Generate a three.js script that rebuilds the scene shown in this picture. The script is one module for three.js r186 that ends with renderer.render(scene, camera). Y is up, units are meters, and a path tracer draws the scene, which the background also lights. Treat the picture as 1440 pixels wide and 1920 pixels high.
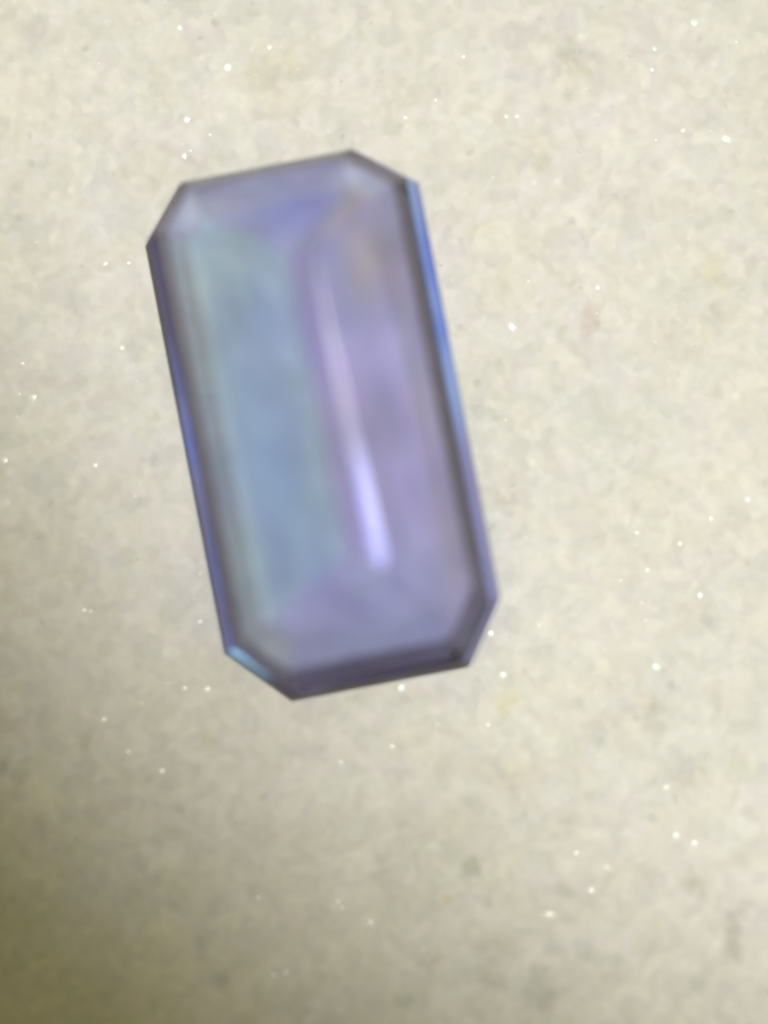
import * as THREE from 'three';

// ---------------------------------------------------------------- camera, light, exposure
const MM = 0.001;
const scene = new THREE.Scene();
const camera = new THREE.PerspectiveCamera(9.27, 768 / 1024, 0.005, 5);
camera.up.set(0, 0, -1);
camera.position.set(0.5 * MM, 119.7 * MM, 7.5 * MM);
camera.lookAt(0, 0, 0);
camera.focus = 120.35 * MM;                    // on the slab, so the gem above it is soft
camera.userData.fStop = 12.5;

scene.background = new THREE.Color().setRGB(0.19, 0.162, 0.045);   // dim warm room round the table

const lampAim = new THREE.Object3D(); lampAim.name = 'lamp_target';
lampAim.position.set(19.4 * MM, 0, -19.4 * MM); scene.add(lampAim);
const lamp = new THREE.SpotLight(new THREE.Color().setRGB(1, 0.985, 0.96), 0.104, 0, 0.1745, 0.1, 2);
lamp.position.set(9 * MM, 200 * MM, 0 * MM);
lamp.target = lampAim; lamp.castShadow = true; lamp.shadow.radius = 0.26; scene.add(lamp);

const fillLight = new THREE.RectAreaLight(new THREE.Color().setRGB(0.78, 0.87, 1), 0.7, 0.2, 0.12);  // added cool fill from above for the stone, its source unseen
fillLight.position.set(-30 * MM, 240 * MM, -130 * MM); fillLight.lookAt(0, 0, 0); scene.add(fillLight);

const renderer = new THREE.WebGLRenderer({ antialias: true });
renderer.setSize(768, 1024);
renderer.shadowMap.enabled = true;
renderer.toneMapping = THREE.LinearToneMapping;
renderer.toneMappingExposure = 1;

// ---------------------------------------------------------------- noise helpers
function rng(seed) { let s = seed >>> 0; return () => { s = (s + 0x6d2b79f5) >>> 0; let t = Math.imul(s ^ (s >>> 15), 1 | s); t = (t + Math.imul(t ^ (t >>> 7), 61 | t)) ^ t; return ((t ^ (t >>> 14)) >>> 0) / 4294967296; }; }
const rand = rng(7);
const hash = (x, y, k) => { let h = Math.imul(x | 0, 374761393) + Math.imul(y | 0, 668265263) + Math.imul(k, 2147483647 ^ 0x5bd1e995); h = Math.imul(h ^ (h >>> 13), 1274126177); return ((h ^ (h >>> 16)) >>> 0) / 4294967296; };
const sm = (t) => t * t * (3 - 2 * t);
const ss = (a, b, x) => sm(Math.min(1, Math.max(0, (x - a) / (b - a))));
function vnoise(x, y, k, P) {      // periodic value noise
  const x0 = Math.floor(x), y0 = Math.floor(y), fx = sm(x - x0), fy = sm(y - y0), w = (a) => ((a % P) + P) % P;
  const a = hash(w(x0), w(y0), k), b = hash(w(x0 + 1), w(y0), k), c = hash(w(x0), w(y0 + 1), k), d = hash(w(x0 + 1), w(y0 + 1), k);
  return a + (b - a) * fx + (c - a) * fy + (a - b - c + d) * fx * fy;
}
// soft crystal grains: blends the tones of the nearest cells
function grains(x, y, k, P, sharp, out) {
  const x0 = Math.floor(x), y0 = Math.floor(y), w = (a) => ((a % P) + P) % P;
  let tot = 0; out[0] = out[1] = out[2] = 0;
  for (let j = -1; j <= 1; j++) for (let i = -1; i <= 1; i++) {
    const cx = w(x0 + i), cy = w(y0 + j), px = x0 + i + hash(cx, cy, k), py = y0 + j + hash(cx, cy, k + 1);
    const d = (px - x) ** 2 + (py - y) ** 2, g = Math.exp(-d * sharp);
    tot += g;
    out[0] += g * hash(cx, cy, k + 2); out[1] += g * hash(cx, cy, k + 3); out[2] += g * hash(cx, cy, k + 4);
  }
  out[0] /= tot; out[1] /= tot; out[2] /= tot;
}

// ---------------------------------------------------------------- the stone slab
const PX = 98.8;                                        // picture units per millimetre on the slab
const TILE = 26;                                        // mm
const N = 2048;
const spots = [];                                       // blemishes in the stone: x, y (mm), radius across, along, turn, tone
const spot = (px, py, rx, ry, a, t, s) => spots.push([(px - 720) / PX, (py - 960) / PX, rx / PX, ry / PX, a, t, s]);
const GREY = [-0.15, -0.145, -0.15], ROSE = [-0.05, -0.12, -0.16], TAN = [-0.06, -0.09, -0.24], PALE = [0.1, 0.1, 0.09];
for (const [x, y, rx, ry, a, t, s] of [
  [880, 1625, 20, 16, 0.4, GREY, 1.1], [1020, 1860, 30, 40, 0.5, GREY, 0.9], [1085, 125, 26, 16, 0.1, TAN, 0.45], [1105, 590, 16, 26, 0, ROSE, 0.9],
  [1340, 505, 22, 34, 0, TAN, 0.7], [955, 930, 18, 44, 0, ROSE, 0.6], [945, 1320, 18, 24, 0, TAN, 0.9], [1210, 1310, 14, 34, -0.3, ROSE, 0.7],
  [1370, 1760, 16, 50, 0, GREY, 0.9], [760, 1875, 15, 15, 0, GREY, 0.9], [925, 1775, 40, 22, 0.2, GREY, 0.5], [1220, 1535, 10, 8, 0, GREY, 0.8],
  [1050, 1670, 26, 10, 0.1, GREY, 0.6], [838, 1685, 12, 10, 0, TAN, 0.7], [885, 1505, 14, 14, 0, GREY, 0.6], [958, 1450, 40, 34, 0.4, ROSE, 0.45],
  [840, 1425, 20, 40, 0, ROSE, 0.4], [1165, 1350, 34, 40, 0, ROSE, 0.4], [520, 150, 50, 60, 0, TAN, 0.5], [290, 300, 60, 40, -0.4, ROSE, 0.4],
  [1015, 280, 24, 44, 0, TAN, 0.4], [1340, 590, 20, 30, 0, GREY, 0.35], [930, 540, 60, 50, 0, TAN, 0.25], [1035, 440, 22, 14, -0.5, TAN, 0.4],
  [1305, 1840, 24, 20, 0, GREY, 0.7], [1120, 1380, 16, 16, 0, GREY, 0.5], [985, 1390, 16, 14, 0, GREY, 0.5], [1280, 1445, 40, 26, 0.4, GREY, 0.4],
  [815, 1810, 16, 34, -0.5, ROSE, 0.6], [905, 1830, 40, 20, 0.3, GREY, 0.5], [1300, 1660, 24, 18, 0, GREY, 0.6], [1392, 1700, 14, 18, 0, GREY, 0.6],
  [45, 140, 50, 50, 0, PALE, 0.6], [445, 190, 40, 40, 0, PALE, 0.4], [1180, 260, 50, 40, 0, PALE, 0.3], [1090, 400, 16, 22, 0.6, PALE, 0.6],
  [245, 940, 16, 14, 0, GREY, 0.5], [130, 350, 20, 20, 0, GREY, 0.35], [150, 560, 26, 18, 0, GREY, 0.35], [60, 50, 30, 26, 0, GREY, 0.3],
]) spot(x, y, rx * 1.1, ry * 1.1, a, t, s * (t === GREY ? 1.45 : 1));
for (let i = 0; i < 2600; i++) spot((rand() - 0.5) * TILE * PX + 720, (rand() - 0.5) * TILE * PX + 960, 3 + 6 * rand(), 3 + 6 * rand(), rand() * 3, rand() < 0.72 ? PALE : GREY, 0.15 + 0.7 * rand() ** 2);
for (let i = 0; i < 520; i++) {
  const r = 4 + 20 * rand() ** 2.2, k = rand(), x = (rand() - 0.5) * TILE * PX + 720, y = (rand() - 0.5) * TILE * PX + 960;
  spot(x, y, r * (0.7 + 0.6 * rand()), r * (0.7 + 1.0 * rand()), rand() * 3, k < 0.5 ? GREY : k < 0.68 ? ROSE : k < 0.82 ? TAN : PALE, (k > 0.5 && k < 0.82 ? 0.6 : 1) * (0.25 + 0.7 * rand() ** 1.5));
}
function slabTextures() {
  const col = new Uint8Array(N * N * 4), hgt = new Uint8Array(N * N * 4), add = new Float32Array(N * N * 3), g = [0, 0, 0], f = [0, 0, 0], e = [0, 0, 0];
  const toPix = N / TILE;
  for (const [x, y, rx, ry, a, t, s] of spots) {
    const cx = (x + TILE / 2) * toPix, cy = (y + TILE / 2) * toPix, R = Math.ceil(Math.max(rx, ry) * toPix * 2.1), ca = Math.cos(a), sa = Math.sin(a);
    for (let j = -R; j <= R; j++) for (let i = -R; i <= R; i++) {
      const u = (i * ca + j * sa) / (rx * toPix), v = (-i * sa + j * ca) / (ry * toPix);
      const X = (((Math.round(cx) + i) % N) + N) % N, Y = (((Math.round(cy) + j) % N) + N) % N;
      const ragged = 1 + 0.75 * (vnoise(X / 14, Y / 14, 91, 147) - 0.5) + 0.4 * (vnoise(X / 6, Y / 6, 92, 342) - 0.5);
      const d = Math.hypot(u, v) * ragged, k = s * (1 - ss(0.35, 1.5, d));
      if (k > 0) for (let c = 0; c < 3; c++) add[(Y * N + X) * 3 + c] += k * t[c];
    }
  }
  for (let y = 0; y < N; y++) for (let x = 0; x < N; x++) {
    const u = x / N, v = y / N;
    const wx = vnoise(u * 64, v * 64, 3, 64) - 0.5, wy = vnoise(u * 64, v * 64, 4, 64) - 0.5;
    grains(u * 46 + wx * 0.7, v * 46 + wy * 0.7, 10, 46, 5, g);
    grains(u * 104 + wx * 0.9, v * 104 + wy * 0.9, 20, 104, 6, f);
    grains(u * 190 + wx, v * 190 + wy, 40, 190, 5, e);
    const big = vnoise(u * 9, v * 9, 30, 9) - 0.5, hue = vnoise(u * 14, v * 14, 31, 14) - 0.5, fine = vnoise(u * 300, v * 300, 32, 300) - 0.5;
    const L = 1 + 0.06 * (g[0] - 0.5) + 0.13 * (f[0] - 0.5) + 0.10 * (e[0] - 0.5) + 0.05 * big + 0.03 * fine, warm = 0.07 * (g[1] - 0.5) + 0.05 * (f[1] - 0.5) + 0.05 * hue, rose = 0.02 * (g[2] - 0.5) + 0.018 * (f[2] - 0.5) + 0.02 * big;
    const o = (y * N + x) * 4, a = (y * N + x) * 3;
    const c = [0.70 * (L + rose * 0.6 + add[a]), 0.69 * (L - rose * 0.6 + add[a + 1]), 0.648 * (L - warm + add[a + 2])];
    for (let k = 0; k < 3; k++) { const s = Math.min(0.95, Math.max(0.02, c[k])); col[o + k] = 255 * (s <= 0.0031308 ? 12.92 * s : 1.055 * s ** (1 / 2.4) - 0.055); }
    col[o + 3] = 255;
    hgt[o] = hgt[o + 1] = hgt[o + 2] = 255 * Math.min(1, Math.max(0, 0.5 + 0.5 * (f[0] - 0.5) + 0.3 * (g[0] - 0.5) + 0.25 * fine)); hgt[o + 3] = 255;
  }
  const make = (d, srgb) => { const t = new THREE.DataTexture(d, N, N, THREE.RGBAFormat); t.wrapS = t.wrapT = THREE.RepeatWrapping; t.magFilter = THREE.LinearFilter; t.minFilter = THREE.LinearMipmapLinearFilter; t.generateMipmaps = true; if (srgb) t.colorSpace = THREE.SRGBColorSpace; t.needsUpdate = true; return t; };
  return [make(col, true), make(hgt, false)];
}
const [slabColor, slabHeight] = slabTextures();
const slabMat = new THREE.MeshPhysicalMaterial({ map: slabColor, bumpMap: slabHeight, bumpScale: 0.004 * MM, roughness: 0.5, specularIntensity: 0.6 });
const SIZE = 120;
const slabGeo = new THREE.BoxGeometry(SIZE * MM, 12 * MM, SIZE * MM);
{ const p = slabGeo.attributes.position, n = slabGeo.attributes.normal, uv = slabGeo.attributes.uv;
  for (let i = 0; i < p.count; i++) {
    const x = p.getX(i) / MM, y = p.getY(i) / MM, z = p.getZ(i) / MM;
    const [a, b] = Math.abs(n.getY(i)) > 0.5 ? [x, z] : Math.abs(n.getX(i)) > 0.5 ? [z, y] : [x, y];
    uv.setXY(i, a / TILE + 0.5, b / TILE + 0.5);
  } }
const slab = new THREE.Mesh(slabGeo, slabMat);
slab.name = 'ground'; slab.position.y = -6 * MM; slab.castShadow = slab.receiveShadow = true;
slab.userData = { kind: 'structure', label: 'cream speckled stone slab under the blue violet gemstone', category: 'slab' };
scene.add(slab);

// tiny crystal faces in the stone that catch the lamp
{
  const list = [], fr = rng(21), toward = new THREE.Vector3(0.022, 1, 0.036).normalize();
  for (const [x, y, r, b] of [[349, 219, 7], [344, 288, 6], [335, 45, 5], [505, 82, 5], [425, 120, 7], [195, 492, 5], [240, 490, 4], [60, 745, 8], [40, 680, 4], [228, 650, 5], [8, 862, 6], [178, 872, 5],
    [345, 1291, 6], [390, 1294, 7], [195, 1350, 7], [240, 1410, 5], [304, 1446, 7], [753, 1290, 8], [943, 1268, 7], [1232, 1252, 8], [920, 1190, 6], [1250, 1478, 7], [1268, 1566, 7], [1302, 1580, 6],
    [1028, 1716, 9, 2.6], [1366, 257, 7, 1.5], [1283, 240, 5], [962, 613, 7, 1.4], [970, 212, 4], [950, 213, 4], [1122, 538, 5], [1225, 125, 4], [1403, 938, 5], [1335, 972, 5], [1313, 1116, 6],
    [1275, 1020, 4], [515, 1828, 7], [537, 1822, 6], [694, 1730, 7], [635, 1690, 5], [642, 1702, 4], [485, 1683, 4], [735, 1400, 5], [1110, 1670, 6, 1.4], [1138, 1627, 5], [1305, 35, 6, 1.4],
    [1215, 1070, 4], [1195, 1000, 4], [170, 1145, 4], [158, 1143, 4], [375, 1165, 4], [640, 1430, 4], [1080, 1600, 5], [1230, 85, 5], [870, 100, 4], [760, 215, 4]])
    list.push([(x - 720) / PX, (y - 960) / PX, r / PX, b ?? 1, toward.clone().add(new THREE.Vector3((fr() - 0.5) * 0.1, 0, (fr() - 0.5) * 0.1)).normalize()]);
  for (let i = 0; i < 2800; i++) { const t = i < 1800 ? 1.1 : 0.5; list.push([(fr() - 0.5) * 60, (fr() - 0.5) * 60, (1.6 + 2.6 * fr() ** 2) / PX, 0.6 + 1.2 * fr(), new THREE.Vector3((fr() - 0.5) * t, 1, (fr() - 0.5) * t).normalize()]); };
  const pos = [], nor = [], q = new THREE.Quaternion(), up = new THREE.Vector3(0, 1, 0), K = 7;
  for (const [x, z, r, b, n] of list) {
    q.setFromUnitVectors(up, n);
    const turn = b > 2 ? 0 : fr() * 0.8, rim = [];
    const lift = r * Math.hypot(n.x, n.z) * 0.5 + 0.006;
    for (let k = 0; k < K; k++) { const a = k / K * 6.2832 + fr() * 0.4, rr = r * (0.6 + 0.55 * fr()), u = Math.cos(a) * rr * b, v = Math.sin(a) * rr; rim.push(new THREE.Vector3(u * Math.cos(turn) - v * Math.sin(turn), 0, u * Math.sin(turn) + v * Math.cos(turn))); }
    const put = (p, h) => { const w = p.clone().setY(h).applyQuaternion(q); pos.push((x + w.x) * MM, (lift + w.y) * MM, (z + w.z) * MM); const d = new THREE.Vector3(p.x / r * 0.1, 1, p.z / r * 0.1).normalize().applyQuaternion(q); nor.push(d.x, d.y, d.z); };
    for (let k = 0; k < K; k++) { const a = rim[k], c = rim[(k + 1) % K];
      put(new THREE.Vector3(), r * 0.08); put(c, 0); put(a, 0);
      put(a, 0); put(c, 0); put(c.clone().multiplyScalar(0.9), -2.2 * r); put(a, 0); put(c.clone().multiplyScalar(0.9), -2.2 * r); put(a.clone().multiplyScalar(0.9), -2.2 * r); }
  }
  const g = new THREE.BufferGeometry(); g.setAttribute('position', new THREE.Float32BufferAttribute(pos, 3)); g.setAttribute('normal', new THREE.Float32BufferAttribute(nor, 3));
  const m = new THREE.Mesh(g, new THREE.MeshPhysicalMaterial({ color: new THREE.Color().setRGB(0.78, 0.77, 0.70), roughness: 0.32, ior: 1.55 }));
  m.name = 'crystal_flecks'; m.userData = { kind: 'stuff' }; m.position.y = 6 * MM; m.castShadow = m.receiveShadow = true; slab.add(m);
}

// ---------------------------------------------------------------- the cut gemstone, lying face down with its keel up
const gem = new THREE.Group(); gem.name = 'gemstone';
gem.userData = { label: 'translucent blue violet step cut gemstone lying on the speckled cream slab', category: 'gemstone' };
gem.position.set((608 - 720) / PX * MM, 0.02 * MM, (800 - 960) / PX * MM);
gem.rotation.y = 11 * Math.PI / 180;
scene.add(gem);

// rings of the cut in stone axes (mm): x across, z along; insets from the outline for [left, right, top, bottom, TL, TR, BR, BL]
const HW = 2.63, HL = 5.0;
const SIDES = (() => {
  const corners = [[-1, -1], [1, -1], [1, 1], [-1, 1]].map(([sx, sz], i) => {
    const a = [[0.85, 1.0], [1.12, 0.88], [0.78, 1.14], [1.08, 1.12]][i];   // cut along the end, along the side
    const n = new THREE.Vector2(sx * a[1], sz * a[0]).normalize();
    return [n.x, n.y, n.x * (sx * (HW - a[0])) + n.y * sz * HL];
  });
  return { left: [-1, 0, HW], right: [1, 0, HW], top: [0, -1, HL], bottom: [0, 1, HL], tl: corners[0], tr: corners[1], br: corners[2], bl: corners[3] };
})();
const ORDER = ['left', 'tl', 'top', 'tr', 'right', 'br', 'bottom', 'bl'];
const meet = ([a, b, c], [d, e, f]) => { const D = a * e - b * d; return [(c * e - b * f) / D, (a * f - c * d) / D]; };
function ring(y, inset) {              // 8 corners, the k-th lies between side k and side k + 1
  const L = ORDER.map((k) => { const s = SIDES[k]; return [s[0], s[1], s[2] - (inset[k] ?? inset.all)]; });
  return L.map((l, k) => { const [x, z] = meet(l, L[(k + 1) % 8]); return new THREE.Vector3(x * MM, y * MM, z * MM); });
}
const R = [
  ring(0.0, { all: 0.72 }),                                                                             // table, on the slab
  ring(0.62, { all: 0.14 }),
  ring(0.95, { all: 0.0 }),                                                                             // girdle
  ring(1.05, { left: 0.17, right: 0.22, top: 0.03, bottom: 0.05, tl: 0.03, tr: 0.06, br: 0.12, bl: 0.14 }),
  ring(1.60, { left: 0.40, right: 0.50, top: 0.22, bottom: 0.52, tl: 0.28, tr: 0.32, br: 0.56, bl: 0.36 }),
  ring(1.98, { left: 0.78, right: 0.86, top: 0.74, bottom: 0.95, tl: 0.70, tr: 0.70, br: 0.86, bl: 0.78 }),
  ring(2.12, { left: 0.95, right: 0.97, top: 0.84, bottom: 1.05, tl: 0.82, tr: 0.80, br: 0.96, bl: 0.90 }),
];
const kp = (x, y, z) => new THREE.Vector3(x * MM, y * MM, z * MM);
const ky = (z) => 2.95 - 0.045 * z;
const KZ = Array.from({ length: 25 }, (_, i) => -3.05 + i * 5.89 / 24);
const mid = (z) => 0.40 + 0.022 * (z + 3), kw = (z) => 0.008 + 0.115 * ss(-1.0, 2.3, z), bank = (z) => 0.34 * (1 - ss(-0.9, 1.4, z));
const keelL = KZ.map((z) => kp(mid(z) - kw(z), ky(z) - kw(z) * bank(z), z)), keelR = KZ.map((z) => kp(mid(z) + kw(z), ky(z) + kw(z) * bank(z), z));
const keelEnd = kp(mid(3), ky(3), 3.0);
const fold = [kp(-0.10, 2.74, -3.1), kp(-0.08, 2.56, 2.55)];          // where the broad left slope ends

const glass = (r, g, b, rough, extra = {}) => new THREE.MeshPhysicalMaterial({ color: new THREE.Color().setRGB(r, g, b), roughness: rough, transmission: 1, thickness: 1 * MM, ior: 1.68, metalness: 0, ...extra });
const milky = { vertexColors: true, transmission: 0.57 };
const M = {
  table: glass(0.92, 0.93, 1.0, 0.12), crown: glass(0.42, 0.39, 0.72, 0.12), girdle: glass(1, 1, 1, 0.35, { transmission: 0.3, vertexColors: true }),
  rim: glass(0.12, 0.095, 0.21, 0.14), rimDark: glass(0.26, 0.23, 0.42, 0.14),  // dark look of the steep facets put into their tint
  teal: glass(0.49, 0.66, 0.99, 0.14, milky), pale: glass(0.66, 0.77, 0.98, 0.16, { ...milky, transmission: 0.7 }), paintedGlint: glass(0.56, 0.72, 1.0, 0.25, { ...milky, transmission: 0.3 }), cap: glass(0.50, 0.55, 0.82, 0.25, { ...milky, transmission: 0.3 }),  // left step-edge streak and corner highlights painted as milky tints
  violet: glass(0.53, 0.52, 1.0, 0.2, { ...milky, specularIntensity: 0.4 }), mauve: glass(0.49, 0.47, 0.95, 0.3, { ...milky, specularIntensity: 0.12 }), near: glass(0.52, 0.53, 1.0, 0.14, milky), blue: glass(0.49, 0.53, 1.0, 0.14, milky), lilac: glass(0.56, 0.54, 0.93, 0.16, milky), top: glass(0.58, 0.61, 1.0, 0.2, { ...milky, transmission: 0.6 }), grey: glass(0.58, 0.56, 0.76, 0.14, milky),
  addedChip: glass(0.42, 0.68, 1.0, 0.3, { transmission: 0.2, specularColor: new THREE.Color().setRGB(0.3, 0.5, 1) }),
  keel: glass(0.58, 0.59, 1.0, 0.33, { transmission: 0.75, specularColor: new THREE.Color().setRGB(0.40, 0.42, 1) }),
};
// inner reflections and highlights painted into the facet tint: centre and reach (mm, stone axes), tint
const GC = Math.cos(11 * Math.PI / 180), GS = Math.sin(11 * Math.PI / 180);
const paintedReflections = [[540, 400, 80, 70, 0.95, 1.0, 1.18], [430, 500, 70, 70, 1.02, 1.04, 0.82], [695, 510, 58, 88, 1.06, 1.06, 0.66], [358, 408, 20, 32, 1.6, 1.6, 1.5], [378, 440, 30, 14, 1.2, 1.2, 1.2], [655, 345, 34, 20, 1.3, 1.35, 1.4], [425, 740, 30, 60, 0.86, 0.88, 0.88], [710, 800, 50, 60, 0.94, 0.92, 0.9], [665, 690, 80, 55, 1.18, 1.14, 1.3], [720, 810, 60, 60, 0.96, 0.93, 0.88],
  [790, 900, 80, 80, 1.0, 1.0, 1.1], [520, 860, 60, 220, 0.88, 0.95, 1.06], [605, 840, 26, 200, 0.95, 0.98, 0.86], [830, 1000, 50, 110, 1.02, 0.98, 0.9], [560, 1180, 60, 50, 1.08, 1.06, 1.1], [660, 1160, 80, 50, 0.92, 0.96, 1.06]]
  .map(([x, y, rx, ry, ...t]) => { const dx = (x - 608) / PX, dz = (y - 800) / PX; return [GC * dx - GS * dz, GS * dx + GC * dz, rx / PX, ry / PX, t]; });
function reflectionTint(p) {
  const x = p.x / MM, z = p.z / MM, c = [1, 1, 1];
  for (const [cx, cz, rx, rz, t] of paintedReflections) { const k = Math.exp(-(((x - cx) / rx) ** 2) - ((z - cz) / rz) ** 2); for (let i = 0; i < 3; i++) c[i] *= 1 + (t[i] - 1) * k; }
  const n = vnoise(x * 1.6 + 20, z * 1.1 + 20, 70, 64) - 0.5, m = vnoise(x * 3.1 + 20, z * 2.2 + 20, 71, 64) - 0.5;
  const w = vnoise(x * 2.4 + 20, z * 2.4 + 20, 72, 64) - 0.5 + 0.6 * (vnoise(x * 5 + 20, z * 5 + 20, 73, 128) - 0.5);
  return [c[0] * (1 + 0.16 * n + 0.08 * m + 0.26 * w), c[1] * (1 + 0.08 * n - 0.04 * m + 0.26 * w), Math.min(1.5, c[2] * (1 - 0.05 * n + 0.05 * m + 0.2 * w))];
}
// the frosted girdle: clearer and bluer in places along each side, plus a corner highlight painted in
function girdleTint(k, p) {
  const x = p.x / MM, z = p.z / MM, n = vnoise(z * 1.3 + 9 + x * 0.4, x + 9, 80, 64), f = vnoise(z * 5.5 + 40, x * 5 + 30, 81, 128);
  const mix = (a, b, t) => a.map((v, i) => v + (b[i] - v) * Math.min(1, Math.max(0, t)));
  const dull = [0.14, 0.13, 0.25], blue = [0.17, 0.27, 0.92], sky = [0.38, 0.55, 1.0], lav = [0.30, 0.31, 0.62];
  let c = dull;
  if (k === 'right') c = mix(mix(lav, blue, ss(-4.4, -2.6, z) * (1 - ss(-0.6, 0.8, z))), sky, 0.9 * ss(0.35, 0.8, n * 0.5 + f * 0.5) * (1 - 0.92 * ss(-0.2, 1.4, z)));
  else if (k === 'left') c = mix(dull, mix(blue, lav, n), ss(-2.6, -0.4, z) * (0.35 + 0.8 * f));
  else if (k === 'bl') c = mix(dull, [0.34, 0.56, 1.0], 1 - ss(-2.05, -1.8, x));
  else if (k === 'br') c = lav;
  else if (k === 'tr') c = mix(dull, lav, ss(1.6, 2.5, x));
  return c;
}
const UP = new THREE.Vector3(0, 1.4 * MM, 0);
function facet(name, pts, mat, paint = reflectionTint) {
  const c = pts.reduce((s, p) => s.add(p), new THREE.Vector3()).divideScalar(pts.length);
  const n = new THREE.Vector3().subVectors(pts[1], pts[0]).cross(new THREE.Vector3().subVectors(pts[2], pts[0]));
  if (n.dot(new THREE.Vector3().subVectors(c, UP)) < 0) pts = [...pts].reverse();
  const pos = [], col = [], D = mat.vertexColors ? 14 : 1;
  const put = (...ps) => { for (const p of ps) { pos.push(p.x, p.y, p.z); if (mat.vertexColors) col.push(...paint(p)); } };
  for (let i = 1; i + 1 < pts.length; i++) {
    const at = (u, v) => pts[0].clone().multiplyScalar(1 - (u + v) / D).addScaledVector(pts[i], u / D).addScaledVector(pts[i + 1], v / D);
    for (let u = 0; u < D; u++) for (let v = 0; u + v < D; v++) { put(at(u, v), at(u + 1, v), at(u, v + 1)); if (u + v < D - 1) put(at(u + 1, v), at(u + 1, v + 1), at(u, v + 1)); }
  }
  const g = new THREE.BufferGeometry(); g.setAttribute('position', new THREE.Float32BufferAttribute(pos, 3)); if (col.length) g.setAttribute('color', new THREE.Float32BufferAttribute(col, 3)); g.computeVertexNormals();
  const m = new THREE.Mesh(g, mat); m.name = name; m.castShadow = m.receiveShadow = true; gem.add(m); return m;
}
facet('table_facet', R[0], M.table);
const band = (a, b, name, mat, paint) => { for (let k = 0; k < 8; k++) { const j = (k + 7) % 8; facet(name, [R[a][j], R[a][k], R[b][k], R[b][j]], mat(ORDER[k]), paint && ((p) => paint(ORDER[k], p))); } };
band(0, 1, 'crown_facet', () => M.crown);
band(1, 2, 'crown_facet', () => M.crown);
band(2, 3, 'girdle_facet', () => M.girdle, girdleTint);
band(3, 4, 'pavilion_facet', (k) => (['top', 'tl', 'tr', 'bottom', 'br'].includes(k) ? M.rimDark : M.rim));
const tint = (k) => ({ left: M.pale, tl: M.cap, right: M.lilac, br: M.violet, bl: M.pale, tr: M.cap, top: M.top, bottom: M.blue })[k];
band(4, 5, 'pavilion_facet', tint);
band(5, 6, 'pavilion_facet', (k) => (k === 'left' ? M.paintedGlint : tint(k)));
const r = R[6];
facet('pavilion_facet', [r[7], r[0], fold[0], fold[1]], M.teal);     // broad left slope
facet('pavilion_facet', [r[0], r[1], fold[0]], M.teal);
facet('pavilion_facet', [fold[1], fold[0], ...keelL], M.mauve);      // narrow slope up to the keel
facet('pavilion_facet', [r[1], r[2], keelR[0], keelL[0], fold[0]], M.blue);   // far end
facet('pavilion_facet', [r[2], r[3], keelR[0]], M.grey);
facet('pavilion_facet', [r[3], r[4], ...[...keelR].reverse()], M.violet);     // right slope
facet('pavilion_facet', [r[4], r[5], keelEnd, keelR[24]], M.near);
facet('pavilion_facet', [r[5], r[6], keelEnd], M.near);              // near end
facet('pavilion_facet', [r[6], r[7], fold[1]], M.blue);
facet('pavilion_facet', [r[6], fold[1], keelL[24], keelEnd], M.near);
{ const pos = [], idx = [];
  KZ.forEach((_, i) => pos.push(...keelL[i].toArray(), ...keelR[i].toArray())); pos.push(...keelEnd.toArray());
  for (let i = 0; i < 24; i++) idx.push(2 * i, 2 * i + 2, 2 * i + 1, 2 * i + 1, 2 * i + 2, 2 * i + 3);
  idx.push(48, 50, 49);
  const g = new THREE.BufferGeometry(); g.setAttribute('position', new THREE.Float32BufferAttribute(pos, 3)); g.setIndex(idx); g.computeVertexNormals();
  const m = new THREE.Mesh(g, M.keel); m.name = 'keel_facet'; m.castShadow = m.receiveShadow = true; gem.add(m); }
{ // small chip added at the near left corner, shaped and tinted for a highlight
  const a = R[2][6], b = R[2][7], c = R[3][6], d = R[3][7], on = (u, v) => b.clone().lerp(a, u).lerp(d.clone().lerp(c, u), v), lift = (p, h) => p.setY(p.y + h * MM);
  const q = [on(0.02, 0.1), on(0.30, 0.3), on(0.26, 0.8), on(0.04, 0.92)].map((p) => lift(p, 0.02)), base = [on(0.0, 0.05), on(0.40, 0.2), on(0.36, 0.9), on(0.0, 0.97)];
  q[0].y = q[1].y = Math.max(q[2].y, q[3].y) - 0.002 * MM; 
  const f = [[q[0], q[1], q[2], q[3]], ...[0, 1, 2, 3].map((k) => [base[k], base[(k + 1) % 4], q[(k + 1) % 4], q[k]])], pos = [];
  const n0 = new THREE.Vector3().subVectors(q[1], q[0]).cross(new THREE.Vector3().subVectors(q[2], q[0])).y > 0;
  for (const p of f) for (const i of [[0, 1, 2], [0, 2, 3]]) for (const k of n0 ? i : [i[0], i[2], i[1]]) pos.push(p[k].x, p[k].y, p[k].z);
  const g = new THREE.BufferGeometry(); g.setAttribute('position', new THREE.Float32BufferAttribute(pos, 3)); g.computeVertexNormals();
  const m = new THREE.Mesh(g, M.addedChip); m.name = 'added_highlight_chip'; m.castShadow = m.receiveShadow = true; gem.add(m); }
{ const seen = {}; gem.children.forEach((m) => { const n = seen[m.name] = (seen[m.name] ?? -1) + 1; if (n) m.name += '_' + String(n).padStart(3, '0'); }); }

renderer.render(scene, camera);
